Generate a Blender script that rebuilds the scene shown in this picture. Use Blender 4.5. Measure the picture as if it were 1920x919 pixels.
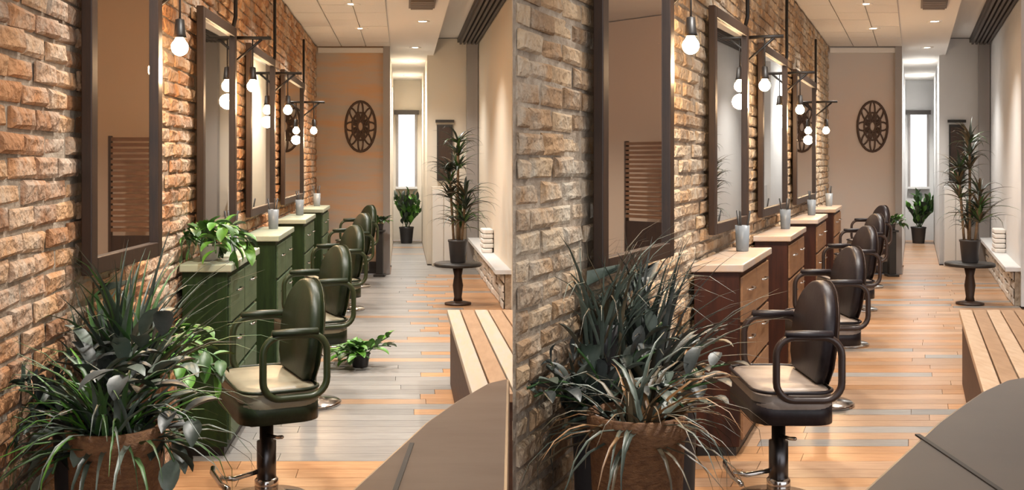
import bpy, math, random
from mathutils import Vector, Matrix

for o in list(bpy.data.objects):
    bpy.data.objects.remove(o)
scene = bpy.context.scene
C = scene.collection
R = math.radians
random.seed(7)

# ------------------------------------------------------------------ camera
cam = bpy.data.objects.new('camera', bpy.data.cameras.new('camera'))
C.objects.link(cam)
cam.location = (0, 0, 1.5)
cam.rotation_euler = (R(90), 0, 0)
cam.data.sensor_width = 36
cam.data.lens = 37.5
cam.data.shift_y = -0.0815
cam.data.clip_start = 0.05
scene.camera = cam

# ------------------------------------------------------------------ world: overcast daylight behind the open shop front
w = bpy.data.worlds.new('world'); scene.world = w; w.use_nodes = True
w.node_tree.nodes['Background'].inputs[0].default_value = (0.98, 0.98, 1.0, 1)
w.node_tree.nodes['Background'].inputs[1].default_value = 1.15
vs = scene.view_settings
vs.view_transform = 'Standard'; vs.look = 'None'; vs.gamma = 1.0; vs.use_curve_mapping = False
vs.exposure = 0.84

# ------------------------------------------------------------------ materials
def mat(name, col, rough=0.6, metal=0.0, spec=0.5, vary=0.0, noise=None, scale=8, stretch=(1, 1, 1), bump=0.0,
        emit=None, estr=0, per_obj=0.0, trans=0.0, coat=0.0, bscale=None):
    m = bpy.data.materials.new(name); m.use_nodes = True
    nt = m.node_tree; b = nt.nodes['Principled BSDF']
    b.inputs['Base Color'].default_value = (*col, 1)
    b.inputs['Roughness'].default_value = rough
    b.inputs['Metallic'].default_value = metal
    b.inputs['Specular IOR Level'].default_value = spec
    b.inputs['Transmission Weight'].default_value = trans
    b.inputs['Coat Weight'].default_value = coat
    if emit:
        b.inputs['Emission Color'].default_value = (*emit, 1)
        b.inputs['Emission Strength'].default_value = estr
    L = nt.links.new
    if noise or bump:
        geo = nt.nodes.new('ShaderNodeNewGeometry')
        mp = nt.nodes.new('ShaderNodeMapping'); mp.inputs['Scale'].default_value = stretch
        L(geo.outputs['Position'], mp.inputs[0])
        n = nt.nodes.new('ShaderNodeTexNoise'); n.inputs['Scale'].default_value = scale; n.inputs['Detail'].default_value = 5
        n.inputs['Roughness'].default_value = 0.65
        L(mp.outputs[0], n.inputs['Vector'])
        src = None
        if noise:
            r = nt.nodes.new('ShaderNodeValToRGB')
            r.color_ramp.elements[0].position = 0.36; r.color_ramp.elements[1].position = 0.64
            r.color_ramp.elements[0].color = (*col, 1); r.color_ramp.elements[1].color = (*noise, 1)
            L(n.outputs['Fac'], r.inputs[0]); src = r.outputs[0]
        if per_obj and src:
            oi = nt.nodes.new('ShaderNodeObjectInfo')
            isl = geo.outputs['Random Per Island']
            ad = nt.nodes.new('ShaderNodeMath'); ad.operation = 'ADD'
            L(oi.outputs['Random'], ad.inputs[0]); L(isl, ad.inputs[1])
            fr = nt.nodes.new('ShaderNodeMath'); fr.operation = 'FRACT'; L(ad.outputs[0], fr.inputs[0])
            mr = nt.nodes.new('ShaderNodeMapRange')
            mr.inputs['To Min'].default_value = 1 - per_obj; mr.inputs['To Max'].default_value = 1 + per_obj
            L(fr.outputs[0], mr.inputs['Value'])
            hs = nt.nodes.new('ShaderNodeHueSaturation')
            L(mr.outputs[0], hs.inputs['Value']); L(src, hs.inputs['Color']); src = hs.outputs[0]
        if src: L(src, b.inputs['Base Color'])
        if bump:
            n2 = n
            if bscale:
                n2 = nt.nodes.new('ShaderNodeTexNoise'); n2.inputs['Scale'].default_value = bscale; n2.inputs['Detail'].default_value = 6
                L(geo.outputs['Position'], n2.inputs['Vector'])
            bp = nt.nodes.new('ShaderNodeBump'); bp.inputs['Strength'].default_value = bump; bp.inputs['Distance'].default_value = 0.02
            L(n2.outputs['Fac'], bp.inputs['Height']); L(bp.outputs[0], b.inputs['Normal'])
    return m

def brick_mat(name, a, b_, c, smear, lime=0.5):
    """fired clay in three tones, picked brick by brick, with lime smears of their own shape"""
    m = bpy.data.materials.new(name); m.use_nodes = True
    nt = m.node_tree; bs = nt.nodes['Principled BSDF']; L = nt.links.new
    geo = nt.nodes.new('ShaderNodeNewGeometry'); oi = nt.nodes.new('ShaderNodeObjectInfo')
    ad = nt.nodes.new('ShaderNodeMath'); ad.operation = 'ADD'
    L(oi.outputs['Random'], ad.inputs[0]); L(geo.outputs['Random Per Island'], ad.inputs[1])
    fr = nt.nodes.new('ShaderNodeMath'); fr.operation = 'FRACT'; L(ad.outputs[0], fr.inputs[0])
    n0 = nt.nodes.new('ShaderNodeTexNoise'); n0.inputs['Scale'].default_value = 14; n0.inputs['Detail'].default_value = 6
    L(geo.outputs['Position'], n0.inputs['Vector'])
    mx = nt.nodes.new('ShaderNodeMix'); mx.data_type = 'FLOAT'; mx.inputs[0].default_value = 0.45
    L(fr.outputs[0], mx.inputs[2]); L(n0.outputs['Fac'], mx.inputs[3])
    r = nt.nodes.new('ShaderNodeValToRGB'); e = r.color_ramp.elements
    e[0].position = 0.2; e[0].color = (*c, 1); e[1].position = 0.8; e[1].color = (*b_, 1)
    k = e.new(0.45); k.color = (*a, 1)
    L(mx.outputs[0], r.inputs[0])
    n1 = nt.nodes.new('ShaderNodeTexNoise'); n1.inputs['Scale'].default_value = 2.2; n1.inputs['Detail'].default_value = 9; n1.inputs['Roughness'].default_value = 0.72
    L(geo.outputs['Position'], n1.inputs['Vector'])
    r1 = nt.nodes.new('ShaderNodeValToRGB'); r1.color_ramp.elements[0].position = 0.62 - 0.25 * lime; r1.color_ramp.elements[1].position = 0.78 - 0.2 * lime
    L(n1.outputs['Fac'], r1.inputs[0])
    m2 = nt.nodes.new('ShaderNodeMix'); m2.data_type = 'RGBA'
    L(r1.outputs[0], m2.inputs[0]); L(r.outputs[0], m2.inputs[6]); m2.inputs[7].default_value = (*smear, 1)
    L(m2.outputs[2], bs.inputs['Base Color'])
    bs.inputs['Roughness'].default_value = 0.9
    n3 = nt.nodes.new('ShaderNodeTexNoise'); n3.inputs['Scale'].default_value = 30; n3.inputs['Detail'].default_value = 7
    L(geo.outputs['Position'], n3.inputs['Vector'])
    bp = nt.nodes.new('ShaderNodeBump'); bp.inputs['Strength'].default_value = 1.0; bp.inputs['Distance'].default_value = 0.03
    L(n3.outputs['Fac'], bp.inputs['Height']); L(bp.outputs[0], bs.inputs['Normal'])
    return m

M = {}
M['brick1'] = brick_mat('orange_brick', (.50, .235, .10), (.60, .36, .19), (.30, .15, .075), (.56, .48, .39), .62)
M['brick2'] = brick_mat('tan_brick', (.44, .27, .14), (.55, .40, .25), (.25, .165, .10), (.54, .48, .39), .74)
M['mortar'] = mat('mortar', (.44, .37, .29), .95, noise=(.28, .215, .155), scale=16, bump=1.0)
M['white_brick'] = mat('white_painted_brick', (.66, .62, .57), .7, noise=(.56, .50, .44), scale=12, bump=.5, per_obj=.1)
M['plaster1'] = mat('limewashed_plaster', (.44, .40, .36), .9, noise=(.56, .36, .22), scale=2.4, stretch=(.5, 1, 3.2), bump=.15)
M['plaster2'] = mat('warm_grey_plaster', (.50, .46, .43), .9, noise=(.55, .45, .39), scale=1.2, bump=.1)
M['white1'] = mat('cream_white_paint', (.66, .61, .53), .85, noise=(.68, .60, .49), scale=1.5)
M['white2'] = mat('cool_white_paint', (.63, .63, .63), .85, noise=(.60, .60, .60), scale=1.5)
M['tan'] = mat('tan_paint', (.56, .42, .31), .9, noise=(.58, .42, .30), scale=1.0)
M['grey_trim'] = mat('grey_trim', (.30, .28, .27), .6)
M['ceiling'] = mat('ceiling_white', (.68, .66, .63), .9)
M['tile'] = mat('acoustic_tile', (.64, .62, .59), .95, noise=(.68, .66, .63), scale=60, bump=.2)
M['dark_slat'] = mat('dark_cornice', (.07, .06, .055), .6)
M['black'] = mat('black_metal', (.018, .016, .015), .45, spec=.5)
M['baseboard'] = mat('black_baseboard', (.02, .02, .022), .5)
M['frame'] = mat('dark_walnut_frame', (.022, .011, .007), .5, noise=(.04, .018, .009), scale=6, stretch=(8, 8, 1))
M['mirror'] = mat('mirror_glass', (.88, .87, .85), .015, metal=1.0)
M['chrome'] = mat('chrome', (.62, .60, .58), .16, metal=1.0)
M['steel_dark'] = mat('dark_steel', (.10, .095, .10), .3, metal=1.0)
M['bulb'] = mat('lit_bulb', (1, .85, .6), .3, emit=(1, .72, .42), estr=26)
M['lens'] = mat('lit_lens', (1, .9, .75), .3, emit=(1, .86, .66), estr=20)
M['desk1'] = mat('dark_green_cabinet', (.006, .019, .005), .55, spec=.3, noise=(.015, .038, .009), scale=5, stretch=(6, 6, .7))
M['desk1side'] = mat('green_grey_drawer', (.06, .095, .045), .5, noise=(.085, .125, .065), scale=5, stretch=(1, 1, 8))
M['top1'] = mat('pale_green_stone', (.34, .40, .30), .3, noise=(.44, .47, .38), scale=5, stretch=(1, 3, 1))
M['desk2'] = mat('mahogany_cabinet', (.022, .0055, .0022), .55, spec=.3, noise=(.055, .014, .005), scale=4, stretch=(6, 6, .6))
M['desk2side'] = mat('warm_oak_drawer', (.27, .135, .06), .45, noise=(.20, .09, .036), scale=5, stretch=(1, 1, 8))
M['top2'] = mat('pale_streaked_stone', (.46, .40, .36), .3, noise=(.52, .35, .22), scale=4, stretch=(1.2, 2.5, 1))
M['leather1'] = mat('dark_green_leather', (.011, .019, .008), .42, spec=.35, noise=(.018, .028, .013), scale=30, bump=.06)
M['seat1'] = mat('olive_grey_leather', (.22, .20, .145), .4, noise=(.27, .25, .18), scale=10)
M['arm1'] = mat('dark_green_enamel', (.028, .040, .015), .35, spec=.5)
M['leather2'] = mat('plum_black_leather', (.012, .009, .011), .42, spec=.35, noise=(.020, .015, .018), scale=30, bump=.06)
M['seat2'] = mat('taupe_leather', (.24, .195, .165), .4, noise=(.30, .25, .215), scale=10)
M['arm2'] = mat('dark_bronze_enamel', (.034, .020, .016), .35, spec=.5)
M['floor_sub'] = mat('dark_wood_subfloor', (.14, .075, .04), .6)
M['plank_grey'] = mat('grey_wash_sheen_plank', (.20, .19, .178), .34, noise=(.28, .265, .25), scale=5, stretch=(1, 9, 1), per_obj=.16)
M['plank_orange'] = mat('orange_oak_plank', (.33, .165, .075), .30, noise=(.45, .25, .125), scale=5, stretch=(1, 9, 1), per_obj=.16)
M['plank_tan'] = mat('tan_oak_plank', (.34, .205, .125), .30, noise=(.44, .285, .18), scale=5, stretch=(1, 9, 1), per_obj=.16)
M['counter1'] = mat('brown_laminate', (.15, .085, .048), .4, noise=(.19, .12, .075), scale=3, stretch=(1, 3, 1))
M['counter2'] = mat('taupe_laminate', (.10, .085, .076), .45, noise=(.12, .10, .085), scale=3)
M['bench_body'] = mat('dark_oak_panel', (.045, .017, .007), .6, noise=(.07, .027, .011), scale=5, stretch=(1, 1, 6))
M['bench_slat'] = mat('pale_oak_slat', (.46, .34, .24), .4, noise=(.36, .24, .15), scale=5, stretch=(6, 1, 6))
M['bench_slat1'] = mat('weathered_slat', (.34, .31, .27), .4, noise=(.40, .30, .20), scale=5, stretch=(6, 1, 6))
M['bench_slat_dark'] = mat('brown_oak_slat', (.25, .15, .085), .4, noise=(.32, .20, .12), scale=5, stretch=(6, 1, 6))
M['wood_art'] = mat('dark_carved_wood', (.06, .032, .02), .6)
M['louvre'] = mat('louvre_wood', (.13, .06, .028), .5, noise=(.18, .085, .04), scale=5, stretch=(2, 2, 6))
M['pot_white'] = mat('white_ceramic', (.62, .60, .57), .35)
M['pot_dark'] = mat('charcoal_ceramic', (.035, .033, .035), .45)
M['wicker'] = mat('wicker', (.26, .125, .05), .7, noise=(.16, .07, .03), scale=40, stretch=(1, 1, 2), bump=.8)
M['soil'] = mat('potting_soil', (.03, .02, .014), .95)
M['paper'] = mat('white_towel', (.74, .72, .69), .9)
M['glass'] = mat('window_glass', (1, 1, 1), .0, trans=1.0)
M['tumbler'] = mat('blue_grey_tumbler', (.22, .25, .28), .3)
M['vent'] = mat('brown_vent', (.16, .125, .10), .6)
M['trunk'] = mat('cane_bark', (.12, .075, .04), .8, noise=(.2, .13, .07), scale=30)
def leaf_mat(name, a, b_, per=.35):
    m = mat(name, a, .42, noise=b_, scale=9, per_obj=per)
    return m
M['leaf_dark'] = leaf_mat('dark_grey_green_leaf', (.022, .034, .026), (.05, .07, .052))
M['leaf_grey'] = leaf_mat('grey_green_leaf', (.075, .105, .082), (.15, .18, .15))
M['leaf_bright'] = leaf_mat('bright_green_leaf', (.045, .15, .015), (.11, .28, .035))
M['leaf_mid'] = leaf_mat('mid_green_leaf', (.03, .085, .02), (.07, .15, .045))
M['leaf_slate'] = leaf_mat('slate_leaf', (.032, .038, .036), (.085, .095, .09))
M['leaf_amber'] = leaf_mat('amber_leaf', (.20, .095, .03), (.34, .18, .07))
M['leaf_olive'] = leaf_mat('olive_brown_leaf', (.075, .055, .03), (.14, .11, .065))

for k in ('bulb', 'lens'):
    M[k].cycles.emission_sampling = 'NONE'      # the lamps inside already light the room

# ------------------------------------------------------------------ mesh helpers
def link(o, parent=None):
    C.objects.link(o)
    if parent: o.parent = parent
    return o
def mobj(name, verts, faces, m, parent=None, smooth=False, mods=None):
    me = bpy.data.meshes.new(name); me.from_pydata([tuple(v) for v in verts], [], faces); me.update()
    if m: me.materials.append(M[m] if isinstance(m, str) else m)
    if smooth: me.polygons.foreach_set('use_smooth', [True] * len(me.polygons))
    o = link(bpy.data.objects.new(name, me), parent)
    return o
def tag(o, label=None, cat=None, group=None, kind=None):
    if label: o['label'] = label
    if cat: o['category'] = cat
    if group: o['group'] = group
    if kind: o['kind'] = kind
    return o
def thing(name, loc, label, cat, group=None, rz=0):
    o = link(bpy.data.objects.new(name, None)); o.empty_display_size = .1
    o.location = loc; o.rotation_euler = (0, 0, rz)
    return tag(o, label, cat, group)
def bevel(o, wd=.01, seg=2):
    b = o.modifiers.new('bevel', 'BEVEL'); b.width = wd; b.segments = seg; b.limit_method = 'ANGLE'
    return o
BOXF = [(0, 3, 2, 1), (4, 5, 6, 7), (0, 1, 5, 4), (1, 2, 6, 5), (2, 3, 7, 6), (3, 0, 4, 7)]
def boxv(x0, x1, y0, y1, z0, z1):
    return [(x0, y0, z0), (x1, y0, z0), (x1, y1, z0), (x0, y1, z0), (x0, y0, z1), (x1, y0, z1), (x1, y1, z1), (x0, y1, z1)]
def box(name, a, m, parent=None, bev=0):
    o = mobj(name, boxv(*a), BOXF, m, parent)
    if bev: bevel(o, bev)
    return o
def join(parts):
    V, F = [], []
    for v, f in parts:
        k = len(V); V += [tuple(p) for p in v]; F += [tuple(i + k for i in q) for q in f]
    return V, F
def extrude(poly, z0, z1):
    n = len(poly)
    V = [(x, y, z0) for x, y in poly] + [(x, y, z1) for x, y in poly]
    F = [tuple(range(n - 1, -1, -1)), tuple(range(n, 2 * n))] + [(i, (i + 1) % n, n + (i + 1) % n, n + i) for i in range(n)]
    return V, F
def tube(pts, r, n=8, closed=False, rad=None):
    pts = [Vector(p) for p in pts]; N = len(pts); V, F = [], []
    up = None
    for i, p in enumerate(pts):
        a = pts[(i - 1) % N] if (closed or i > 0) else p
        b = pts[(i + 1) % N] if (closed or i < N - 1) else p
        t = (b - a).normalized()
        if up is None:
            up = Vector((0, 0, 1)) if abs(t.z) < .9 else Vector((1, 0, 0))
        up = (up - t * up.dot(t)).normalized(); s = t.cross(up)
        rr = rad[i] if rad else r
        for k in range(n):
            q = 2 * math.pi * k / n
            V.append(p + up * (math.cos(q) * rr) + s * (math.sin(q) * rr))
    for i in range(N if closed else N - 1):
        j = (i + 1) % N
        for k in range(n):
            F.append((i * n + k, i * n + (k + 1) % n, j * n + (k + 1) % n, j * n + k))
    if not closed:
        F.append(tuple(range(n - 1, -1, -1))); F.append(tuple(range((N - 1) * n, N * n)))
    return V, F
def lathe(prof, n=24, sx=1, sy=1, off=(0, 0, 0)):
    V, F = [], []
    for r, z in prof:
        for k in range(n):
            q = 2 * math.pi * k / n
            V.append((off[0] + r * sx * math.cos(q), off[1] + r * sy * math.sin(q), off[2] + z))
    for i in range(len(prof) - 1):
        for k in range(n):
            F.append((i * n + k, i * n + (k + 1) % n, (i + 1) * n + (k + 1) % n, (i + 1) * n + k))
    F.append(tuple(range(n - 1, -1, -1))); F.append(tuple(range((len(prof) - 1) * n, len(prof) * n)))
    return V, F
def rounded_rect(w_, h, r, n=5):
    pts = []
    for cx, cy, a0 in ((w_ / 2 - r, h / 2 - r, 0), (-w_ / 2 + r, h / 2 - r, 90), (-w_ / 2 + r, -h / 2 + r, 180), (w_ / 2 - r, -h / 2 + r, 270)):
        for k in range(n + 1):
            a = R(a0 + 90 * k / n); pts.append((cx + r * math.cos(a), cy + r * math.sin(a)))
    return pts
def copy_tree(o, parent=None):
    c = o.copy(); C.objects.link(c); c.parent = parent
    for ch in [x for x in bpy.data.objects if x.parent == o]:
        copy_tree(ch, c)
    return c

# ------------------------------------------------------------------ the two halls: each has a floor-plan axis of its own
WALLX, RIGHTX, CEIL = -1.15, 1.10, 3.04
class Hall: pass
H1, H2 = Hall(), Hall()
H1.t, H2.t = -0.1025, 0.3775         # plan slope of the hall's axis
H1.n, H2.n = 1, 2
H1.word, H2.word = 'green', 'mahogany'
def W(h, X, d, z=0.0):               # hall coordinates (across, along, up) to the world
    return (h.t * d + X, d, z)
def prism(h, X0, X1, d0, d1, z0, z1, org=(0, 0, 0)):
    P = []
    for z in (z0, z1):
        for X, d in ((X0, d0), (X1, d0), (X1, d1), (X0, d1)):
            p = W(h, X, d, z); P.append((p[0] - org[0], p[1] - org[1], p[2] - org[2]))
    return P, BOXF
def hprism(name, h, a, m, parent=None, org=(0, 0, 0), bev=0):
    v, f = prism(h, *a, org=org); o = mobj(name, v, f, m, parent)
    if bev: bevel(o, bev)
    return o
def struct(name, v, f, m):
    return tag(mobj(name, v, f, m), kind='structure')

# ---------- floor
fl = struct('floor', *[boxv(-4.5, 11, -1, 22, -.12, -.022), BOXF], 'floor_sub')
tag(fl, 'wooden plank floor running through both halls')
for h in (H1, H2):
    d = 4.5; cnt = 0
    while d < 20.3 and cnt < 298:
        wd = .14
        cuts = [WALLX + .012] + sorted([WALLX + .3 + random.random() * .35, WALLX + 1.1 + random.random() * .7]) + [RIGHTX - .012]
        if d > 14.1: cuts = [-.16, RIGHTX - .012]
        if d > 15.4: cuts = [-.175, .355]
        for i in range(len(cuts) - 1):
            xm = (cuts[i] + cuts[i + 1]) / 2
            v, f = prism(h, cuts[i] + .0015, cuts[i + 1] - .0015, d + .0015, d + wd - .0015, -.022, -.001 * random.random() * .8)
            if h is H1:
                m = 'plank_orange' if (d < 5.3 or (xm > .55 and d > 5)) else ('plank_grey' if random.random() < .9 else 'plank_tan')
            else:
                m = 'plank_grey' if (i and random.random() < .12) else random.choice(['plank_orange', 'plank_tan', 'plank_tan'])  # stray grey planks put the floor's blue-grey sheen into plank colour
            mobj('plank', v, f, m, fl); cnt += 1
        d += wd

# ---------- brick walls
def brick_shape(L_, Hh, T, rnd):
    # local: x out of the wall, y along, z up; chamfered and irregular front
    c = .006 + .004 * rnd.random()
    j = lambda s: (rnd.random() - .5) * s * 1.15
    V = [(-T, 0, 0), (-T, L_, 0), (-T, L_, Hh), (-T, 0, Hh)]
    V += [(-c, j(.008), j(.008)), (-c, L_ + j(.008), j(.008)), (-c, L_ + j(.008), Hh + j(.008)), (-c, j(.008), Hh + j(.008))]
    e = .014
    V += [(j(.01), e + j(.012), e * .8 + j(.01)), (j(.01), L_ - e + j(.012), e * .8 + j(.01)), (j(.01), L_ - e + j(.012), Hh - e * .8 + j(.01)), (j(.01), e + j(.012), Hh - e * .8 + j(.01))]
    F = []
    for a in (0, 4):
        for k in range(4):
            F.append((a + k, a + (k + 1) % 4, a + 4 + (k + 1) % 4, a + 4 + k))
    F.append((8, 9, 10, 11))
    return V, F
MIR = [(3.72, 4.55), (5.80, 6.80), (7.62, 8.90), (9.80, 11.55)]
MZ = (1.1, 2.35)
def brick_wall(h, wall, m, X, d0, d1, z1, BL, BH, xmin=None, limit=290, side=1):
    rnd = random.Random(11 + h.n)
    shapes = [brick_shape(BL, BH, .016, rnd) for _ in range(10)]
    half = [brick_shape(BL * .48, BH, .016, rnd) for _ in range(3)]
    meshes = {}
    ang = math.atan(h.t); cs = 1 / math.cos(ang)     # along-wall length per unit of d
    items = []
    courses = int(z1 / (BH + .012)); step = BL + .012
    for r in range(courses):
        z = .004 + r * (BH + .012)
        s = d0 * cs + (step / 2 if r % 2 else 0)
        if r % 2: items.append((d0 * cs, z, True))
        while s + BL < d1 * cs:
            items.append((s, z, False)); s += step
        if s + BL * .48 < d1 * cs: items.append((s, z, True))
    out = []
    for s, z, hf in items:
        d = s / cs; dm = d + .1
        p = W(h, X, d, z)
        if xmin is not None and p[0] < xmin: continue
        if side == 1:
            hidden = any(a + .1 < d and d + .25 < b - .1 for a, b in MIR) and MZ[0] + .1 < z and z + .08 < MZ[1] - .1
            if hidden: continue
        col = 960 + 2000 * p[0] / d; row = 303 - 2000 * (z - 1.5) / d
        vis = -40 < col < 1960 and -30 < row < 940
        out.append(((1 / d if vis else 0), s, z, hf, p))
    out.sort(key=lambda q: -q[0])
    ca, sa = math.cos(-ang), math.sin(-ang)
    rest = []
    for i, (pr, s, z, hf, p) in enumerate(out):
        k = rnd.randrange(3 if hf else 10); pro = rnd.random() * .016 - .006
        tilt = (rnd.random() - .5) * .03
        v, f = (half if hf else shapes)[k]
        if i < limit:
            key = (hf, k)
            if key not in meshes:
                vv = [(side * a, b, c) for a, b, c in v]
                me = bpy.data.meshes.new('brick'); me.from_pydata(vv, [], f if side == 1 else [tuple(reversed(q)) for q in f]); me.update(); me.materials.append(M[m]); meshes[key] = me
            o = link(bpy.data.objects.new('brick', meshes[key]), wall)
            o.location = (p[0] + side * pro, p[1], p[2]); o.rotation_euler = (tilt, 0, -ang + (rnd.random() - .5) * .04); o.scale = (1, .93 + .09 * rnd.random(), .86 + .2 * rnd.random())
        else:
            vv = []
            for a, b, c in v:
                a = side * (a + pro)
                vv.append((p[0] + a * ca - b * sa, p[1] + a * sa + b * ca, p[2] + c))
            rest.append((vv, f if side == 1 else [tuple(reversed(q)) for q in f]))
    if rest:
        v, f = join(rest)
        tag(mobj('bricks', v, f, m, wall), kind='stuff')

poly = [W(H1, -1.162, 1.2)[:2], W(H1, -1.162, 14.3)[:2], W(H1, -1.30, 14.3)[:2], W(H1, -1.30, 1.2)[:2]][::-1]
wl = struct('wall_left', *extrude(poly, 0, 3.3), 'mortar')
tag(wl, 'rough orange brick wall with framed mirrors, behind the green stations')
brick_wall(H1, wl, 'brick1', -1.150, 1.3, 14.3, 3.04, .205, .064)
xw = lambda X: -X / H2.t
poly = [(0.002, xw(-1.162)), (0.002, xw(-1.30)), W(H2, -1.30, 14.3)[:2], W(H2, -1.162, 14.3)[:2]][::-1]
wm = struct('wall_middle', *extrude(poly, 0, 3.3), 'mortar')
tag(wm, 'rough tan brick wall with framed mirrors, behind the mahogany stations')
brick_wall(H2, wm, 'brick2', -1.150, 3.10, 14.3, 3.04, .205, .064, xmin=0.004)

# ---------- plastered walls, corridor and window of each hall
for h, pl, wh, side in ((H1, 'plaster1', 'white1', 'left'), (H2, 'plaster2', 'white2', 'right')):
    struct('wall_back_' + side, *prism(h, -1.17, -.26, 14.3, 14.42, 0, 3.3), pl)
    struct('trim_%d' % h.n, *prism(h, -.26, -.17, 14.22, 14.42, 0, CEIL), 'grey_trim')
    struct('trim_%d' % (h.n + 2), *prism(h, -1.13, -.26, 14.24, 14.30, 2.955, 3.02), 'ceiling')
    struct('baseboard_back_' + side, *prism(h, -1.13, -.26, 14.27, 14.30, 0, .16), 'baseboard')
    struct('wall_corridor_inner_' + side, *prism(h, -.30, -.18, 14.42, 20.4, 0, 3.3), wh)
    struct('wall_corridor_outer_' + side, *prism(h, .36, .48, 15.75, 20.4, 0, 3.3), wh)
    struct('wall_front_' + side, *prism(h, .36, 1.20, 15.6, 15.75, 0, 3.3), wh)
    v, f = join([prism(h, -.30, -.10, 20.4, 20.52, 0, 3.3), prism(h, .25, .48, 20.4, 20.52, 0, 3.3),
                 prism(h, -.10, .25, 20.4, 20.52, 0, 1.02), prism(h, -.10, .25, 20.4, 20.52, 2.40, 3.3)])
    struct('wall_corridor_end_' + side, v, f, wh)
    wn = struct('window_%d' % h.n, *join([prism(h, -.12, -.08, 20.36, 20.5, 1.02, 2.44), prism(h, .23, .27, 20.36, 20.5, 1.02, 2.44)]), 'grey_trim')
    tag(wn, 'bright narrow window at the corridor end')
    hprism('lintel', h, (-.16, .31, 20.32, 20.40, 2.40, 2.48), 'dark_slat', wn)
    hprism('sill', h, (-.13, .28, 20.30, 20.40, .98, 1.02), 'white2', wn)
    hprism('pane', h, (-.08, .23, 20.45, 20.455, 1.02, 2.40), 'glass', wn)
    # right-hand wall of the hall, brick plinth with a ledge, pilaster, slatted cornice
    d0 = RIGHTX / .1025 if h is H1 else 11.0
    wr = struct('wall_partition' if h is H1 else 'wall_right', *prism(h, RIGHTX, RIGHTX + .1, d0 + .02, 15.6, 0, 3.3), wh)
    tag(wr, 'pale painted wall above a white brick plinth, beside the %s hall plant stand' % ('cream' if h is H1 else 'cool white'))
    hprism('plinth_core', h, (RIGHTX - .06, RIGHTX, d0 + .08, 15.5, 0, .36), 'mortar', wr)
    brick_wall(h, wr, 'white_brick', RIGHTX - .082, d0 + .1, 15.4, .36, .26, .075, side=-1)
    hprism('ledge', h, (RIGHTX - .16, RIGHTX, d0 + .05, 15.5, .36, .40), 'white2', wr)
    struct('trim_%d' % (h.n + 4), *prism(h, .93, 1.09, 15.42, 15.58, 0, 3.22), 'grey_trim')
    cr = struct('trim_%d' % (h.n + 6), *prism(h, .80, RIGHTX, d0 + .05, 15.6, 3.24, 3.30), 'dark_slat')
    for k in range(5):
        hprism('slat', h, (.82 + k * .056, .85 + k * .056, d0 + .05, 15.4, 3.19, 3.24), 'dark_slat', cr)
    # frontal tan wall in the widened waiting bay
    if h is H1:
        struct('wall_bay_left', *extrude([(.01, 10.80), (2.72, 10.80), (2.72, 10.95), (.01, 10.95)], 0, 3.3), 'tan')
    else:
        struct('wall_bay_right', *extrude([(5.32, 11.0), (10.5, 11.0), (10.5, 11.15), (5.32, 11.15)], 0, 3.3), 'tan')
struct('wall_bay_side', *extrude([(10.5, 0), (10.65, 0), (10.65, 11.15), (10.5, 11.15)], 0, 3.3), 'tan')

# ---------- ceiling
struct('ceiling', *[boxv(-4.5, 11, -1, 21, 3.31, 3.42), BOXF], 'ceiling')
for h in (H1, H2):
    nm = 'ceiling_drop_' + ('left' if h is H1 else 'right')
    if h is H1:
        v, f = prism(h, -1.17, .45, 1.5, 20.4, 3.055, 3.12)
    else:
        poly = [(.02, xw(-1.17)), (.02, 2.0), W(h, .45, 2.0)[:2], W(h, .45, 20.4)[:2], W(h, -1.17, 20.4)[:2]]
        v, f = extrude(poly, 3.055, 3.12)
    ce = struct(nm, v, f, 'ceiling')
    tag(ce, 'dropped ceiling of square acoustic tiles above the %s stations' % h.word)
    d = 3.3
    while d < 14.2:
        d2 = min(d + .55, 14.22)
        for k in range(3):
            x0 = -1.14 + k * .325
            hprism('ceiling_tile', h, (x0 + .006, x0 + .319, d + .006, d2 - .006, CEIL - .002 - .004 * random.random(), 3.055), 'tile', ce)
        d = d2
    vt = tag(thing('ceiling_vent', W(h, .19, 10.4, 3.0), 'brown slatted air vent in the ceiling above the %s row of chairs' % ('green' if h is H1 else 'plum'), 'vent'))
    og = W(h, .19, 10.4, 3.0)
    hprism('vent_frame', h, (.06, .32, 10.1, 10.7, 3.035, 3.055), 'vent', vt, og)
    for k in range(5):
        hprism('louvre', h, (.08, .30, 10.14 + k * .11, 10.21 + k * .11, 3.015, 3.035), 'vent', vt, og)

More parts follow.
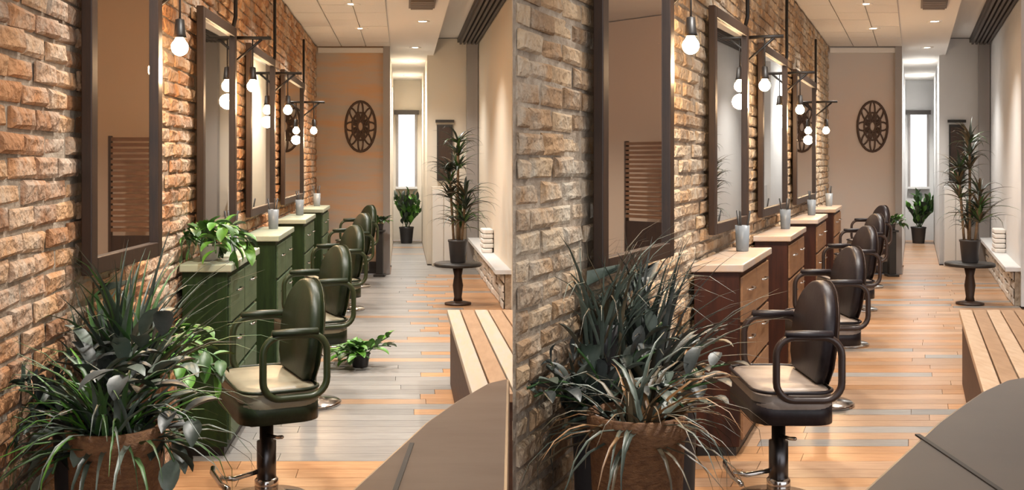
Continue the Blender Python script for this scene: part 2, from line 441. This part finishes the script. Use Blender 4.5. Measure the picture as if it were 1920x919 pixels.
# ---------- ceiling spotlights
def spot(h, X, d, where, z=CEIL, power=105):
    p = W(h, X, d, z)
    t = thing('ceiling_spotlight', p, where, 'ceiling light', 'recessed spotlights in the %s hall ceiling' % h.word)
    v, f = lathe([(.045, .0), (.075, -.012), (.082, -.004), (.082, .015), (.045, .015)], 16)
    mobj('trim_ring', v, f, 'ceiling', t, True)
    v, f = lathe([(.001, -.006), (.046, -.004), (.046, .01), (.001, .01)], 16)
    mobj('lens', v, f, 'lens', t, True)
    ld = bpy.data.lights.new('spot', 'SPOT'); ld.energy = power; ld.color = (1, .95, .88); ld.spot_size = R(118); ld.spot_blend = .9; ld.shadow_soft_size = .06
    lo = link(bpy.data.objects.new('spot_beam', ld), t); lo.location = (0, 0, -.03)
ORD = ['first', 'second', 'third', 'fourth', 'fifth', 'sixth', 'seventh']
for h in (H1, H2):
    for i, (X, d) in enumerate(((-.475, 12.3), (-.49, 10.4), (-.49, 8.3), (-.49, 6.2), (-.49, 4.2))):
        spot(h, X, d, 'lit spotlight in the acoustic tiles over the %s stations, %s from the back wall' % (h.word, ORD[i]))
    for i, (X, d) in enumerate(((.09, 19.2), (.16, 16.5), (.17, 14.5), (.22, 11.8), (.22, 9.0), (.22, 6.2), (.2, 3.6))):
        spot(h, X, d, 'lit spotlight in the plain %s hall ceiling band, %s from the corridor window' % (h.word, ORD[i]), 3.055, 190 if i < 2 else 105)
for h, x, y, w_ in ((H1, 1.0, 8.6, 'near the louvred screen'), (H1, .75, 6.6, 'away from the louvred screen'), (H2, 6.6, 8.8, 'above the louvred screen'), (H2, 7.6, 8.8, 'beside the louvred screen'), (H2, 6.0, 6.6, 'away from the louvred screen')):  # spotlights added to brighten the dark bays that the mirrors reflect
    spot(h, x - h.t * y, y, 'added fill spotlight of the tan bay off the %s hall, %s' % (h.word, w_), 3.31, 150)

# ---------- mirrors
NTH = ['first', 'second', 'third', 'fourth', 'fifth']
TOE = [4.0, 1.5, 1.0, 0.5]
def mirror(h, i):
    a, b = MIR[i]
    p = W(h, WALLX + .028, a, MZ[0]); ang = math.atan(h.t)
    L_ = (b - a) / math.cos(ang); Hh = MZ[1] - MZ[0]
    t = thing('wall_mirror', p, 'tall dark-framed mirror on %s brick, %s in line from the leafy plants' % ('orange' if h is H1 else 'tan', NTH[i]), 'mirror',
              'framed mirrors on the %s brick wall' % ('orange' if h is H1 else 'tan'), -ang - R(TOE[i]))
    fw = .06; T = .038
    box('frame_rail', (0, T, 0, fw, 0, Hh), 'frame', t, .004)
    box('frame_rail', (0, T, L_ - fw, L_, 0, Hh), 'frame', t, .004)
    box('frame_rail', (0, T, fw, L_ - fw, 0, fw), 'frame', t, .004)
    box('frame_rail', (0, T, fw, L_ - fw, Hh - fw, Hh), 'frame', t, .004)
    box('mirror_glass', (.002, .018, fw - .01, L_ - fw + .01, fw - .01, Hh - fw + .01), 'mirror', t)
for h in (H1, H2):
    for i in range(4): mirror(h, i)

# ---------- bracket lamps
def sconce(h, i):
    d = [4.72, 7.02, 9.17, 11.85][i]
    p = W(h, WALLX + .02, d, [1.965, 1.955, 1.90, 1.80][i]); ang = math.atan(h.t)
    t = thing('bracket_lamp', p, 'black iron bracket lamp with a lit bare bulb beside the %s mirror on %s brick' % (NTH[i], 'orange' if h is H1 else 'tan'), 'wall lamp',
              'bracket lamps along the %s brick wall' % ('orange' if h is H1 else 'tan'), -ang)
    box('wall_plate', (0, .02, -.045, .045, .16, .42), 'black', t, .004)
    v, f = tube([(.01, 0, .36), (.26, 0, .36)], .012, 8); mobj('arm', v, f, 'black', t, True)
    v, f = tube([(.012, 0, .19), (.20, 0, .352)], .009, 8); mobj('brace', v, f, 'black', t, True)
    pts = [(.012, 0, .42), (.03, 0, .5), (.03, 0, 1.06)]
    v, f = tube(pts, .013, 8); mobj('conduit', v, f, 'black', t, True)
    v, f = tube([(.14, 0, .355), (.14, 0, .13)], .005, 6); mobj('cord', v, f, 'black', t, True)
    v, f = lathe([(.006, .17), (.02, .165), (.026, .10), (.030, .085), (.012, .085)], 14, off=(.14, 0, 0)); mobj('socket', v, f, 'black', t, True)
    prof = [(.012, .092), (.02, .08)] + [(.038 * math.cos(R(a)), .042 + .038 * math.sin(R(a))) for a in (50, 30, 10, -10, -35, -60, -80)]
    v, f = lathe(prof, 16, off=(.14, 0, 0)); mobj('bulb', v, f, 'bulb', t, True)
    ld = bpy.data.lights.new('bulb_glow', 'POINT'); ld.energy = 16; ld.color = (1, .66, .36); ld.shadow_soft_size = .05
    lo = link(bpy.data.objects.new('bulb_glow', ld), t); lo.location = (.14, 0, -.06)
for h in (H1, H2):
    for i in range(4): sconce(h, i)

# ---------- styling stations
DESK = [5.39, 7.45, 9.55, 11.65]
def desk(h, i):
    d0 = DESK[i]; d1 = d0 + 1.07; og = W(h, -1.0, d0, 0)
    k = h.n
    t = thing('styling_station', og, ('dark green' if k == 1 else 'dark mahogany') + ' styling station with a pale top, %s along the row from the leafy plants' % NTH[i],
              'cabinet', 'styling stations in the %s row' % h.word)
    X0, X1 = WALLX + .03, -.89
    hprism('body', h, (X0, X1, d0 + .02, d1 - .02, .05, .94), 'desk%d' % k, t, og, .006)
    hprism('plinth', h, (X0 + .01, X1 - .02, d0 + .05, d1 - .05, 0, .05), 'black', t, og)
    hprism('worktop', h, (X0 - .01, X1 + .025, d0, d1, .94, .98), 'top%d' % k, t, og, .006)
    for j, (z0, z1) in enumerate(((.08, .40), (.42, .66), (.68, .91))):
        for q in range(2):
            a = d0 + .05 + q * .49
            dr = hprism('drawer', h, (X1, X1 + .014, a, a + .47, z0, z1), 'desk%dside' % k, t, og, .003)
            y = (a + .235); zc = (z0 + z1) / 2 + .03
            base = W(h, X1 + .014, y, zc)
            v, f = tube([W(h, X1 + .012, y - .06, zc), W(h, X1 + .035, y - .05, zc), W(h, X1 + .035, y + .05, zc), W(h, X1 + .012, y + .06, zc)], .006, 6)
            v = [(a_[0] - og[0], a_[1] - og[1], a_[2] - og[2]) for a_ in v]
            mobj('handle', v, f, 'chrome', dr, True)
for h in (H1, H2):
    for i in range(4): desk(h, i)

# ---------- styling chairs (local: +x is where the sitter faces)
def chair_proto(k):
    t = thing('styling_chair', (0, 0, 0), 'x', 'chair')
    v, f = lathe([(.19, 0), (.195, .012), (.18, .022), (.10, .034), (.05, .05), (.045, .06)], 40); mobj('base_plate', v, f, 'chrome', t, True)
    v, f = lathe([(.042, .05), (.042, .27), (.030, .272), (.030, .40)], 20); mobj('hydraulic_post', v, f, 'steel_dark', t, True)
    v, f = lathe([(.050, .05), (.052, .10), (.043, .11)], 20); mobj('post_collar', v, f, 'chrome', t, True)
    v, f = tube([(.0, .03, .3), (-.02, .12, .31), (-.02, .2, .33)], .008, 8); mobj('pump_lever', v, f, 'chrome', t, True)
    box('seat_pan', (-.11, .13, -.25, .25, .395, .43), 'black', t, .012)
    # seat cushion
    pts = rounded_rect(.33, .60, .09, 6)
    prof = [(.93, .43), (1.0, .455), (1.02, .49), (1.0, .525), (.93, .548), (.80, .556)]
    V, F = [], []
    n = len(pts)
    for s, z in prof:
        V += [(x * s, y * s, z) for x, y in pts]
    for i in range(len(prof) - 1):
        for q in range(n): F.append((i * n + q, i * n + (q + 1) % n, (i + 1) * n + (q + 1) % n, (i + 1) * n + q))
    F.append(tuple(range(n - 1, -1, -1))); F.append(tuple(range((len(prof) - 1) * n, len(prof) * n)))
    s = mobj('seat', V, F, 'seat%d' % k, t, True)
    pv, pf = tube([(x * 1.015, y * 1.015, .545) for x, y in pts], .008, 6, closed=True); mobj('piping', pv, pf, 'leather%d' % k, s, True)
    band = [(x * 1.025, y * 1.012) for x, y in pts]
    bv, bf = extrude(band, .41, .50); mobj('seat_band', bv, bf, 'leather%d' % k, s, True)
    # backrest: arched pad, leaning and slightly curved
    def back(outline, off, thick, name, mt, par):
        V, F = [], []
        n = len(outline)
        for s_, dx in ((.94, 0), (1, .012), (1, thick - .012), (.94, thick)):
            for y, z in outline:
                zz = .78 + (z - .78) * s_; yy = y * s_
                lean = -.135 - (zz - .55) * .12 + .22 * yy * yy
                V.append((lean + off + dx, yy, zz))
        for i in range(3):
            for q in range(n): F.append((i * n + q, i * n + (q + 1) % n, (i + 1) * n + (q + 1) % n, (i + 1) * n + q))
        F.append(tuple(range(n - 1, -1, -1))); F.append(tuple(range(3 * n, 4 * n)))
        return mobj(name, V, F, mt, par, True)
    ol = [(-.19, .56), (.19, .56), (.235, .62), (.25, .72)]
    ol += [(.25 * math.cos(R(a)), .76 + .215 * math.sin(R(a))) for a in range(0, 181, 12)]
    ol += [(-.25, .72), (-.235, .62)]
    b = back(ol, -.03, .055, 'backrest', 'leather%d' % k, t)
    back([(y * 1.02, .78 + (z - .78) * 1.015) for y, z in ol], -.045, .02, 'back_shell', 'arm%d' % k, b)
    v, f = join([tube([(-.10, s_ * .09, .42), (-.17, s_ * .09, .46), (-.18, s_ * .09, .62)], .011, 8) for s_ in (-1, 1)])
    mobj('back_support', v, f, 'black', t, True)
    # armrest loops
    for s_ in (-1, 1):
        rr = rounded_rect(.27, .26, .075, 6)
        pts = [(-.05 + x + .06 * max(0, (y + .13)) * 0, s_ * .305, .645 + y) for x, y in rr]
        v, f = tube(pts, .0155, 10, closed=True); arm = mobj('armrest', v, f, 'arm%d' % k, t, True)
        v, f = lathe([(.006, -.10), (.020, -.095), (.022, 0), (.020, .095), (.006, .10)], 12)
        v = [(-.05 + z, s_ * .305 + y, .645 + .13 + .012 + x * .8) for x, y, z in v]
        mobj('arm_pad', v, f, 'leather%d' % k, arm, True)
    # footrest bar
    v, f = tube([(.03, 0, .14), (.14, 0, .12), (.20, 0, .13)], .011, 8); fr = mobj('footrest', v, f, 'chrome', t, True)
    v, f = tube([(.20, -.17, .13), (.215, -.1, .13), (.215, .1, .13), (.20, .17, .13)], .012, 8); mobj('footrest_bar', v, f, 'chrome', fr, True)
    return t
CH = [4.7, 6.6, 8.75, 10.8, 12.8]
for h in (H1, H2):
    pr = chair_proto(h.n)
    for i, d in enumerate(CH):
        o = pr if i == 0 else copy_tree(pr)
        o.location = W(h, -.60 if i == 0 else -.575, d, 0)
        o.rotation_euler.z = R(180) + (R(26) if h is H1 else 0)
        tag(o, ('green-black' if h is H1 else 'plum-black') + ' padded salon chair with loop arms, %s in the row from the leafy plants' % NTH[i], 'chair',
            'salon chairs along the %s stations' % h.word)

# ---------- carved wall medallion
def medallion(h):
    p = W(h, -.565, 14.285, 1.97)
    t = thing('carved_medallion', p, 'oval openwork carved wood medallion on the %s back wall' % ('orange-blotched' if h is H1 else 'smooth warm grey'), 'wall art')
    rx, ry = .20, .335
    def ell(cx, cz, a, b, rot=0, n=28):
        out = []
        for k in range(n):
            q = 2 * math.pi * k / n; x, z = a * math.cos(q), b * math.sin(q)
            out.append((cx + rx * (x * math.cos(rot) - z * math.sin(rot)), 0, cz + ry * (x * math.sin(rot) + z * math.cos(rot))))
        return out
    for a in (1.0, .55, .2):
        v, f = tube(ell(0, 0, a, a), .016 if a == 1 else .012, 6, closed=True); mobj('ring', v, f, 'wood_art', t, True)
    for k in range(8):
        q = 2 * math.pi * k / 8
        v, f = tube(ell(rx * .62 * math.cos(q), ry * .62 * math.sin(q), .38, .17, q, 18), .011, 6, closed=True); mobj('petal', v, f, 'wood_art', t, True)
    for k in range(8):
        q = 2 * math.pi * (k + .5) / 8
        v, f = tube(ell(rx * .40 * math.cos(q), ry * .40 * math.sin(q), .2, .1, q, 14), .010, 6, closed=True); mobj('petal', v, f, 'wood_art', t, True)
for h in (H1, H2): medallion(h)

# ---------- dark framed panel and white box on the far front wall
for h in (H1, H2):
    og = W(h, .62, 15.6, 1.25)
    t = thing('framed_panel', og, 'tall dark picture panel hung on the %s wall past the plant stand' % ('cream' if h is H1 else 'cool white'), 'picture')
    hprism('frame', h, (.50, .73, 15.55, 15.60, 1.22, 2.04), 'black', t, og, .004)
    hprism('canvas', h, (.525, .705, 15.54, 15.552, 1.26, 2.0), 'frame', t, og)
    hprism('picture_rail', h, (.48, .75, 15.54, 15.60, 2.07, 2.11), 'black', t, og)
    og = W(h, .55, 15.4, 0)
    t = thing('cupboard', og, 'white low cupboard below the dark picture panel, %s' % ('in the hall with the green cabinets' if h is H1 else 'in the hall with the mahogany cabinets'), 'cupboard')
    hprism('body', h, (.42, .76, 15.3, 15.585, 0, 1.14), wh if False else ('white1' if h is H1 else 'white2'), t, og, .005)
    for q in range(2):
        hprism('door', h, (.43 + q * .165, .585 + q * .165, 15.285, 15.30, .04, 1.1), 'paper', t, og, .003)

# ---------- low slatted bench
for h in (H1, H2):
    og = W(h, .5, 5.8, 0)
    t = thing('low_bench', og, 'low wooden bench with %s slatted top and dark panelled side, beside the aisle' % ('weathered grey' if h is H1 else 'pale oak'), 'bench')
    hprism('side_panel', h, (.32, .345, 4.62, 7.18, 0, .46), 'bench_body', t, og, .004)
    hprism('end_panel', h, (.345, .72, 7.15, 7.18, 0, .46), 'bench_body', t, og, .004)
    hprism('back_panel', h, (.72, .745, 4.62, 7.18, 0, .46), 'bench_body', t, og, .004)
    hprism('end_panel', h, (.345, .72, 4.62, 4.65, 0, .46), 'bench_body', t, og, .004)
    for k in range(5):
        hprism('slat', h, (.30 + k * .093, .385 + k * .093, 4.60, 7.2, .46, .50), ('bench_slat' if h is H2 else 'bench_slat1') if k in (0, 2) else 'bench_slat_dark', t, og, .004)

# ---------- reception counters
def counter(h, outline, m, label):
    og = (sum(p[0] for p in outline) / len(outline), sum(p[1] for p in outline) / len(outline), 0)
    t = thing('reception_counter', og, label, 'counter')
    loc = [(x - og[0], y - og[1]) for x, y in outline]
    v, f = extrude(loc, .99, 1.05); bevel(mobj('countertop', v, f, m, t), .006)
    ins = [(x * .93, y * .93) for x, y in loc]
    v, f = extrude(ins, .0, .99); mobj('cabinet', v, f, 'bench_body', t)
    return t, og
t, og = counter(H2, [(.24, 1.0), (1.7, 1.0), (1.7, 2.32), (1.3, 2.30), (1.12, 2.26), (1.02, 2.20), (.92, 2.09), (.84, 1.985), (.735, 1.844), (.479, 1.46)], 'counter2', 'taupe laminate reception counter with dark inlaid seam, near the slatted oak bench')
box('inlay_strip', (.663 - og[0], .671 - og[0], 1.2 - og[1], 1.755 - og[1], 1.049, 1.052), 'black', t)
t, og = counter(H1, [(-.30, 1.0), (-.005, 1.0), (-.005, 2.22), (-.05, 2.17), (-.105, 2.01), (-.15, 1.844), (-.222, 1.46)], 'counter1', 'brown wood reception counter with dark seam, against the end of the tan brick wall')
box('inlay_strip', (-.163 - og[0], -.156 - og[0], 1.2 - og[1], 1.70 - og[1], 1.049, 1.052), 'black', t)

# ---------- plants
def leaf(base, az, el, length, width, droop, prof='blade', n=6, twist=0.0, fold=.25):
    """one leaf: a folded strip that starts at elevation el and bends down by droop along its length"""
    P = Vector(base); V, F = [], []
    e = el; ds = length / n
    side = Vector((-math.sin(az), math.cos(az), 0))
    for i in range(n + 1):
        u = i / n
        dr = Vector((math.cos(az) * math.cos(e), math.sin(az) * math.cos(e), math.sin(e)))
        nr = Vector((-math.cos(az) * math.sin(e), -math.sin(az) * math.sin(e), math.cos(e)))
        if prof == 'blade': wv = width * (.45 + .55 * math.sin(math.pi * min(1, u * 1.25 + .1))) * (1 - u ** 3) + .0008
        elif prof == 'heart': wv = width * (math.sin(math.pi * (u ** .62)) ** .8 if 0 < u < 1 else .02)
        else: wv = width * math.sin(math.pi * (.06 + .92 * u)) ** .9
        V += [P + side * wv * .5 + nr * wv * fold, P, P - side * wv * .5 + nr * wv * fold]
        P = P + dr * ds; e -= droop / n * (.4 + 1.2 * u)
    for i in range(n):
        a = 3 * i
        F += [(a, a + 3, a + 4, a + 1), (a + 1, a + 4, a + 5, a + 2)]
    return V, F
def pot(t, r, hgt, m, z=0, name='pot', taper=.8):
    v, f = lathe([(r * taper * .95, 0), (r * taper, .01), (r, hgt * .9), (r * 1.06, hgt * .92), (r * 1.06, hgt), (r * .92, hgt), (r * .9, hgt * .88)], 28, off=(0, 0, z))
    p = mobj(name, v, f, m, t, True)
    v, f = lathe([(.001, hgt * .88), (r * .9, hgt * .885), (r * .9, hgt * .87), (.001, hgt * .86)], 20, off=(0, 0, z)); mobj('soil', v, f, 'soil', p)
    return p
def keep_in(t, v):
    # leaves bend along the brick wall instead of piercing it; None where they would leave the hall
    h = t.get('hall', 0)
    if not h: return v
    h = H1 if h == 1 else H2; out = []
    L0 = t.location
    for p in v:
        x, y, z = p[0] + L0.x, p[1] + L0.y, p[2] + L0.z
        lim = h.t * y + WALLX + (.13 if (z > 1.05 and 3.65 < y < 4.65) else .03)
        if t.get('corridor', 0):
            lo_, hi_ = h.t * y - .165, h.t * y + .345
            x = min(max(x, lo_), hi_)
        if 5.36 < y < 6.5 and x - h.t * y < -.86 and z < .985: z = .985 + .004 * (1 + math.sin(50 * x + 70 * y))
        if x < lim: x = lim + .004 * math.sin(40 * y + 60 * z)
        if h is H2 and x < .012: return None
        if z < .012: z = .012
        out.append((x - L0.x, y - L0.y, z - L0.z))
    return out
def add_leaves(t, specs, m, rnd, name='leaf'):
    for s in specs:
        v, f = leaf(*s[0], **s[1]); v = keep_in(t, v)
        if v is None: continue
        mm = m if isinstance(m, str) else rnd.choice(m)
        mobj(name, v, f, mm, t, True)
def grassy(h, X, d, z, label, cat, m, n, L_, wd, el=(50, 88), droop=(40, 120), potspec=None, seed=1, prof='blade', spread=.03, group=None, azr=(0, 360), crown=None, name='potted_plant', fold=.25):
    rnd = random.Random(seed)
    t = thing(name, W(h, X, d, z), label, cat, group); t['hall'] = h.n
    zc = 0
    if potspec:
        pot(t, *potspec); zc = potspec[1] * .88
    if crown is not None: zc = crown
    sp = []
    for i in range(n):
        az = R(rnd.uniform(*azr)); e = R(rnd.uniform(*el)); ll = L_ * rnd.uniform(.65, 1.1)
        b = (rnd.gauss(0, spread), rnd.gauss(0, spread), zc + rnd.uniform(-.01, .01))
        sp.append(((b, az, e, ll, wd * rnd.uniform(.75, 1.2), R(rnd.uniform(*droop))), dict(prof=prof, fold=fold)))
    add_leaves(t, sp, m, rnd)
    return t
def bushy(h, X, d, z, label, cat, m, stems, L_, leaf_l, leaf_w, potspec, seed, el=(35, 85), droop=(30, 110), per=9, corridor=0, group=None, name='potted_plant', crown=None, prof='oval', azr=(0, 360)):
    """stems that arch out of the pot, leaves along them"""
    rnd = random.Random(seed)
    t = thing(name, W(h, X, d, z), label, cat, group); t['hall'] = h.n
    if corridor: t['corridor'] = 1
    zc = 0
    if potspec: pot(t, *potspec); zc = potspec[1] * .88
    if crown is not None: zc = crown
    for i in range(stems):
        az = R(rnd.uniform(*azr)); e = R(rnd.uniform(*el)); dp = R(rnd.uniform(*droop)); ll = L_ * rnd.uniform(.6, 1.1)
        P = Vector((rnd.gauss(0, .03), rnd.gauss(0, .03), zc)); pts = [P.copy()]
        n = 8; dirs = []
        for k in range(n):
            dv = Vector((math.cos(az) * math.cos(e), math.sin(az) * math.cos(e), math.sin(e)))
            P = P + dv * ll / n; pts.append(P.copy()); e -= dp / n; dirs.append(e)
        v, f = tube(pts, .004, 5); v = keep_in(t, v)
        if v is None: continue
        st = mobj('stem', v, f, 'leaf_mid' if m != 'leaf_amber' else 'leaf_olive', t, True)
        for k in range(per):
            u = .18 + .82 * (k + .5) / per; q = u * n; j = min(n - 1, int(q)); b = pts[j].lerp(pts[j + 1], q - j)
            aa = az + (1 if k % 2 else -1) * R(rnd.uniform(25, 80)); 
            v, f = leaf(tuple(b), aa, dirs[j] + R(rnd.uniform(-5, 45)), leaf_l * rnd.uniform(.7, 1.15), leaf_w * rnd.uniform(.8, 1.2), R(rnd.uniform(20, 80)), prof=prof, n=5)
            v = keep_in(t, v)
            if v is None: continue
            mobj('leaf', v, f, m if isinstance(m, str) else rnd.choice(m), st, True)
    return t

# right-hand (mahogany) hall: slate foliage in front of the tan brick
SL = ['leaf_slate', 'leaf_dark', 'leaf_grey', 'leaf_slate']
grassy(H2, -.96, 3.78, 0, 'slate-leaved upright plant in a tall wicker basket before the tan brick wall', 'plant', SL, 130, .62, .03, (40, 89), (20, 105), (.13, .74, 'wicker'), 3)
bushy(H2, -.99, 3.40, 0, 'leafy slate-green bush in a tall dark pot against the tan brick wall', 'plant', SL, 22, .42, .11, .045, (.10, .72, 'pot_dark'), 5)
bushy(H2, -.92, 4.12, 0, 'amber-leaved shrub in a tall dark pot near the first mahogany station', 'plant', ['leaf_amber', 'leaf_olive', 'leaf_slate'], 12, .24, .08, .04, (.08, .72, 'pot_dark'), 8, el=(30, 85))
grassy(H2, -.82, 3.15, 0, 'spider plant with long drooping grey blades in a tall wicker basket by tan brick', 'plant', ['leaf_grey', 'leaf_olive', 'leaf_olive', 'leaf_amber'], 110, .46, .016, (10, 80), (90, 190), (.14, .76, 'wicker'), 9)
grassy(H2, -1.05, 3.62, 0, 'pale feathery grass rising from a narrow pot close to the tan brick wall', 'plant', ['leaf_grey', 'leaf_olive', 'leaf_grey'], 70, .60, .013, (50, 89), (60, 160), (.045, .95, 'pot_dark'), 12)
# left-hand (green) hall
GL = ['leaf_dark', 'leaf_grey', 'leaf_mid', 'leaf_dark']
grassy(H1, -.97, 3.75, 0, 'dark green upright plant in a tall wicker basket before the orange brick wall', 'plant', GL, 120, .62, .03, (40, 89), (20, 110), (.13, .74, 'wicker'), 13)
bushy(H1, -1.0, 3.38, 0, 'broad-leaved dark green bush in a tall dark pot against the orange brick wall', 'plant', ['leaf_dark', 'leaf_grey', 'leaf_slate'], 20, .50, .13, .055, (.10, .72, 'pot_dark'), 15)
grassy(H1, -.85, 3.15, 0, 'spider plant with long drooping grey-green blades in a wicker basket by orange brick', 'plant', ['leaf_grey', 'leaf_mid', 'leaf_mid', 'leaf_bright', 'leaf_dark'], 130, .50, .017, (10, 80), (90, 190), (.13, .72, 'wicker'), 19)
bushy(H1, -1.0, 4.15, 0, 'bright green trailing plant in a tall dark pot near the first green station', 'plant', ['leaf_bright', 'leaf_bright', 'leaf_mid'], 20, .36, .09, .042, (.08, .78, 'pot_dark'), 18, el=(35, 85), droop=(60, 170))
bushy(H1, -1.02, 5.62, .98, 'bright green vine in a small pot on top of the first green station', 'plant', ['leaf_bright', 'leaf_bright', 'leaf_mid'], 16, .30, .10, .055, (.055, .09, 'pot_white'), 21, droop=(60, 150), per=7)
bushy(H1, -.31, 7.8, 0, 'low bright green leafy plant in a small pot beside the second green-black chair', 'plant', ['leaf_bright', 'leaf_mid'], 14, .26, .12, .055, (.07, .10, 'pot_dark'), 25, el=(10, 50), droop=(20, 60), per=5)

# tall cane plant on a round stand by the right wall of each hall
def cane_plant(h, seed):
    rnd = random.Random(seed)
    X, d = .58, 11.2
    st = thing('plant_stand', W(h, X, d, 0), 'dark pedestal table carrying the tall cane plant in the %s hall' % ('cream-walled' if h is H1 else 'cool white'), 'table')
    v, f = lathe([(.24, .40), (.25, .41), (.25, .43), (.24, .44)], 28, sx=1); mobj('table_top', v, f, 'black', st, True)
    v, f = lathe([(.05, .03), (.04, .08), (.055, .2), (.04, .3), (.06, .40)], 16); mobj('pedestal', v, f, 'frame', st, True)
    v, f = lathe([(.14, 0), (.14, .02), (.05, .04)], 20); mobj('foot', v, f, 'frame', st, True)
    t = thing('cane_plant', W(h, X, d, .44), 'tall cane plant with tufts of narrow drooping leaves on a dark pedestal, %s hall' % ('cream-walled' if h is H1 else 'cool white'), 'plant')
    pot(t, .10, .24, 'pot_dark')
    for cx, cy, top in ((.0, .0, 1.25), (-.045, .03, .95), (.04, -.03, .70), (.01, .05, .48)):
        pts = [(cx * (1 + u), cy * (1 + u), .2 + (top - .2) * u) for u in (0, .25, .5, .75, 1)]
        v, f = tube(pts, .014, 7); mobj('cane', v, f, 'trunk', t, True)
        for ring in range(3 if top > .6 else 2):
            zz = top - ring * .14
            for k in range(20):
                az = R(rnd.uniform(0, 360))
                v, f = leaf((cx * 2 * .95, cy * 2 * .95, zz), az, R(rnd.uniform(15, 80)), rnd.uniform(.20, .36) * (1.0 if top > .8 else 1.25), .032, R(rnd.uniform(50, 150)))
                mobj('leaf', v, f, rnd.choice(['leaf_dark', 'leaf_olive', 'leaf_dark', 'leaf_mid']), t, True)
cane_plant(H1, 31); cane_plant(H2, 32)

# small plant on a slim pedestal by the back wall, leafy plant under the corridor window, folded towels on the ledge
for h in (H1, H2):
    w2 = 'orange-blotched' if h is H1 else 'smooth warm grey'
    og = W(h, -.30, 13.95, 0)
    t = thing('slim_pedestal', og, 'slim black pedestal standing before the %s back wall' % w2, 'stand')
    box('column', (-.045, .045, -.045, .045, .03, .58), 'black', t, .004); box('foot', (-.075, .075, -.075, .075, 0, .03), 'black', t, .004); box('cap', (-.07, .07, -.07, .07, .58, .605), 'black', t, .004)
    bushy(h, -.30, 13.95, .605, 'small green potted plant on the slim black pedestal by the %s back wall' % w2, 'plant', ['leaf_mid', 'leaf_bright', 'leaf_dark'], 9, .15, .09, .05, (.05, .08, 'pot_dark'), 41 + h.n, per=5)
    bushy(h, .07, 19.6, 0, 'bushy green plant under the corridor window of the %s hall' % h.word, 'plant', ['leaf_mid', 'leaf_bright', 'leaf_dark'], 20, .62, .17, .09, (.13, .3, 'pot_dark'), 51 + h.n, per=7, el=(62, 88), droop=(5, 45), corridor=1)
    for k in range(5):
        og = W(h, RIGHTX - .075, 13.0, .40 + k * .058)
        v, f = extrude([(x, y) for x, y in rounded_rect(.13, .34, .03, 4)], 0, .052)
        o = bevel(mobj('folded_towel', v, f, 'paper'), .014, 3); o.location = og; o.rotation_euler.z = -math.atan(h.t) + R(random.uniform(-4, 4))
        tag(o, 'folded white towel, %s of the ledge stack in the %s hall' % (('undermost', 'second up', 'middle one', 'fourth up', 'topmost')[k], 'cream-walled' if h is H1 else 'cool white'), 'towel', 'stacked towels in the %s hall' % h.word)

# tools on the stations
for h in (H1, H2):
    for i in range(4):
        d = DESK[i] + .80
        t = thing('tool_tumbler', W(h, -1.0, d, .98), 'blue-grey tumbler of black combs on the %s %s station' % (NTH[i], h.word), 'cup', 'comb tumblers on the %s stations' % h.word)
        v, f = lathe([(.034, 0), (.036, .005), (.042, .15), (.038, .15), (.033, .012), (.001, .012)], 20); mobj('cup', v, f, 'tumbler', t, True)
        for k in range(3):
            a = 2.1 * k + i
            v, f = tube([(.008 * math.cos(a), .008 * math.sin(a), .02), (.045 * math.cos(a), .045 * math.sin(a), .235)], .006, 6)
            mobj('comb', v, f, 'black', t, True)

# louvred shelf screens in the bays (met in the mirrors)
def louvre_screen(x, y, label, wd=.62):
    t = thing('louvre_screen', (x, y, 0), label, 'screen')
    box('post', (-.03, 0, -.03, .03, 0, 1.75), 'frame', t, .004); box('post', (wd, wd + .03, -.03, .03, 0, 1.75), 'frame', t, .004)
    for k in range(17):
        box('slat', (0, wd, -.035, .02, .82 + k * .055, .855 + k * .055), 'louvre', t)
    box('slat_base', (0, wd, -.02, .02, .05, .78), 'frame', t)
    return t
louvre_screen(.12, 10.5, 'brown louvred wooden screen in the bay behind the tan brick wall', .36)
louvre_screen(6.0, 10.6, 'brown louvred wooden screen against the tan bay wall beside the taupe counter hall')
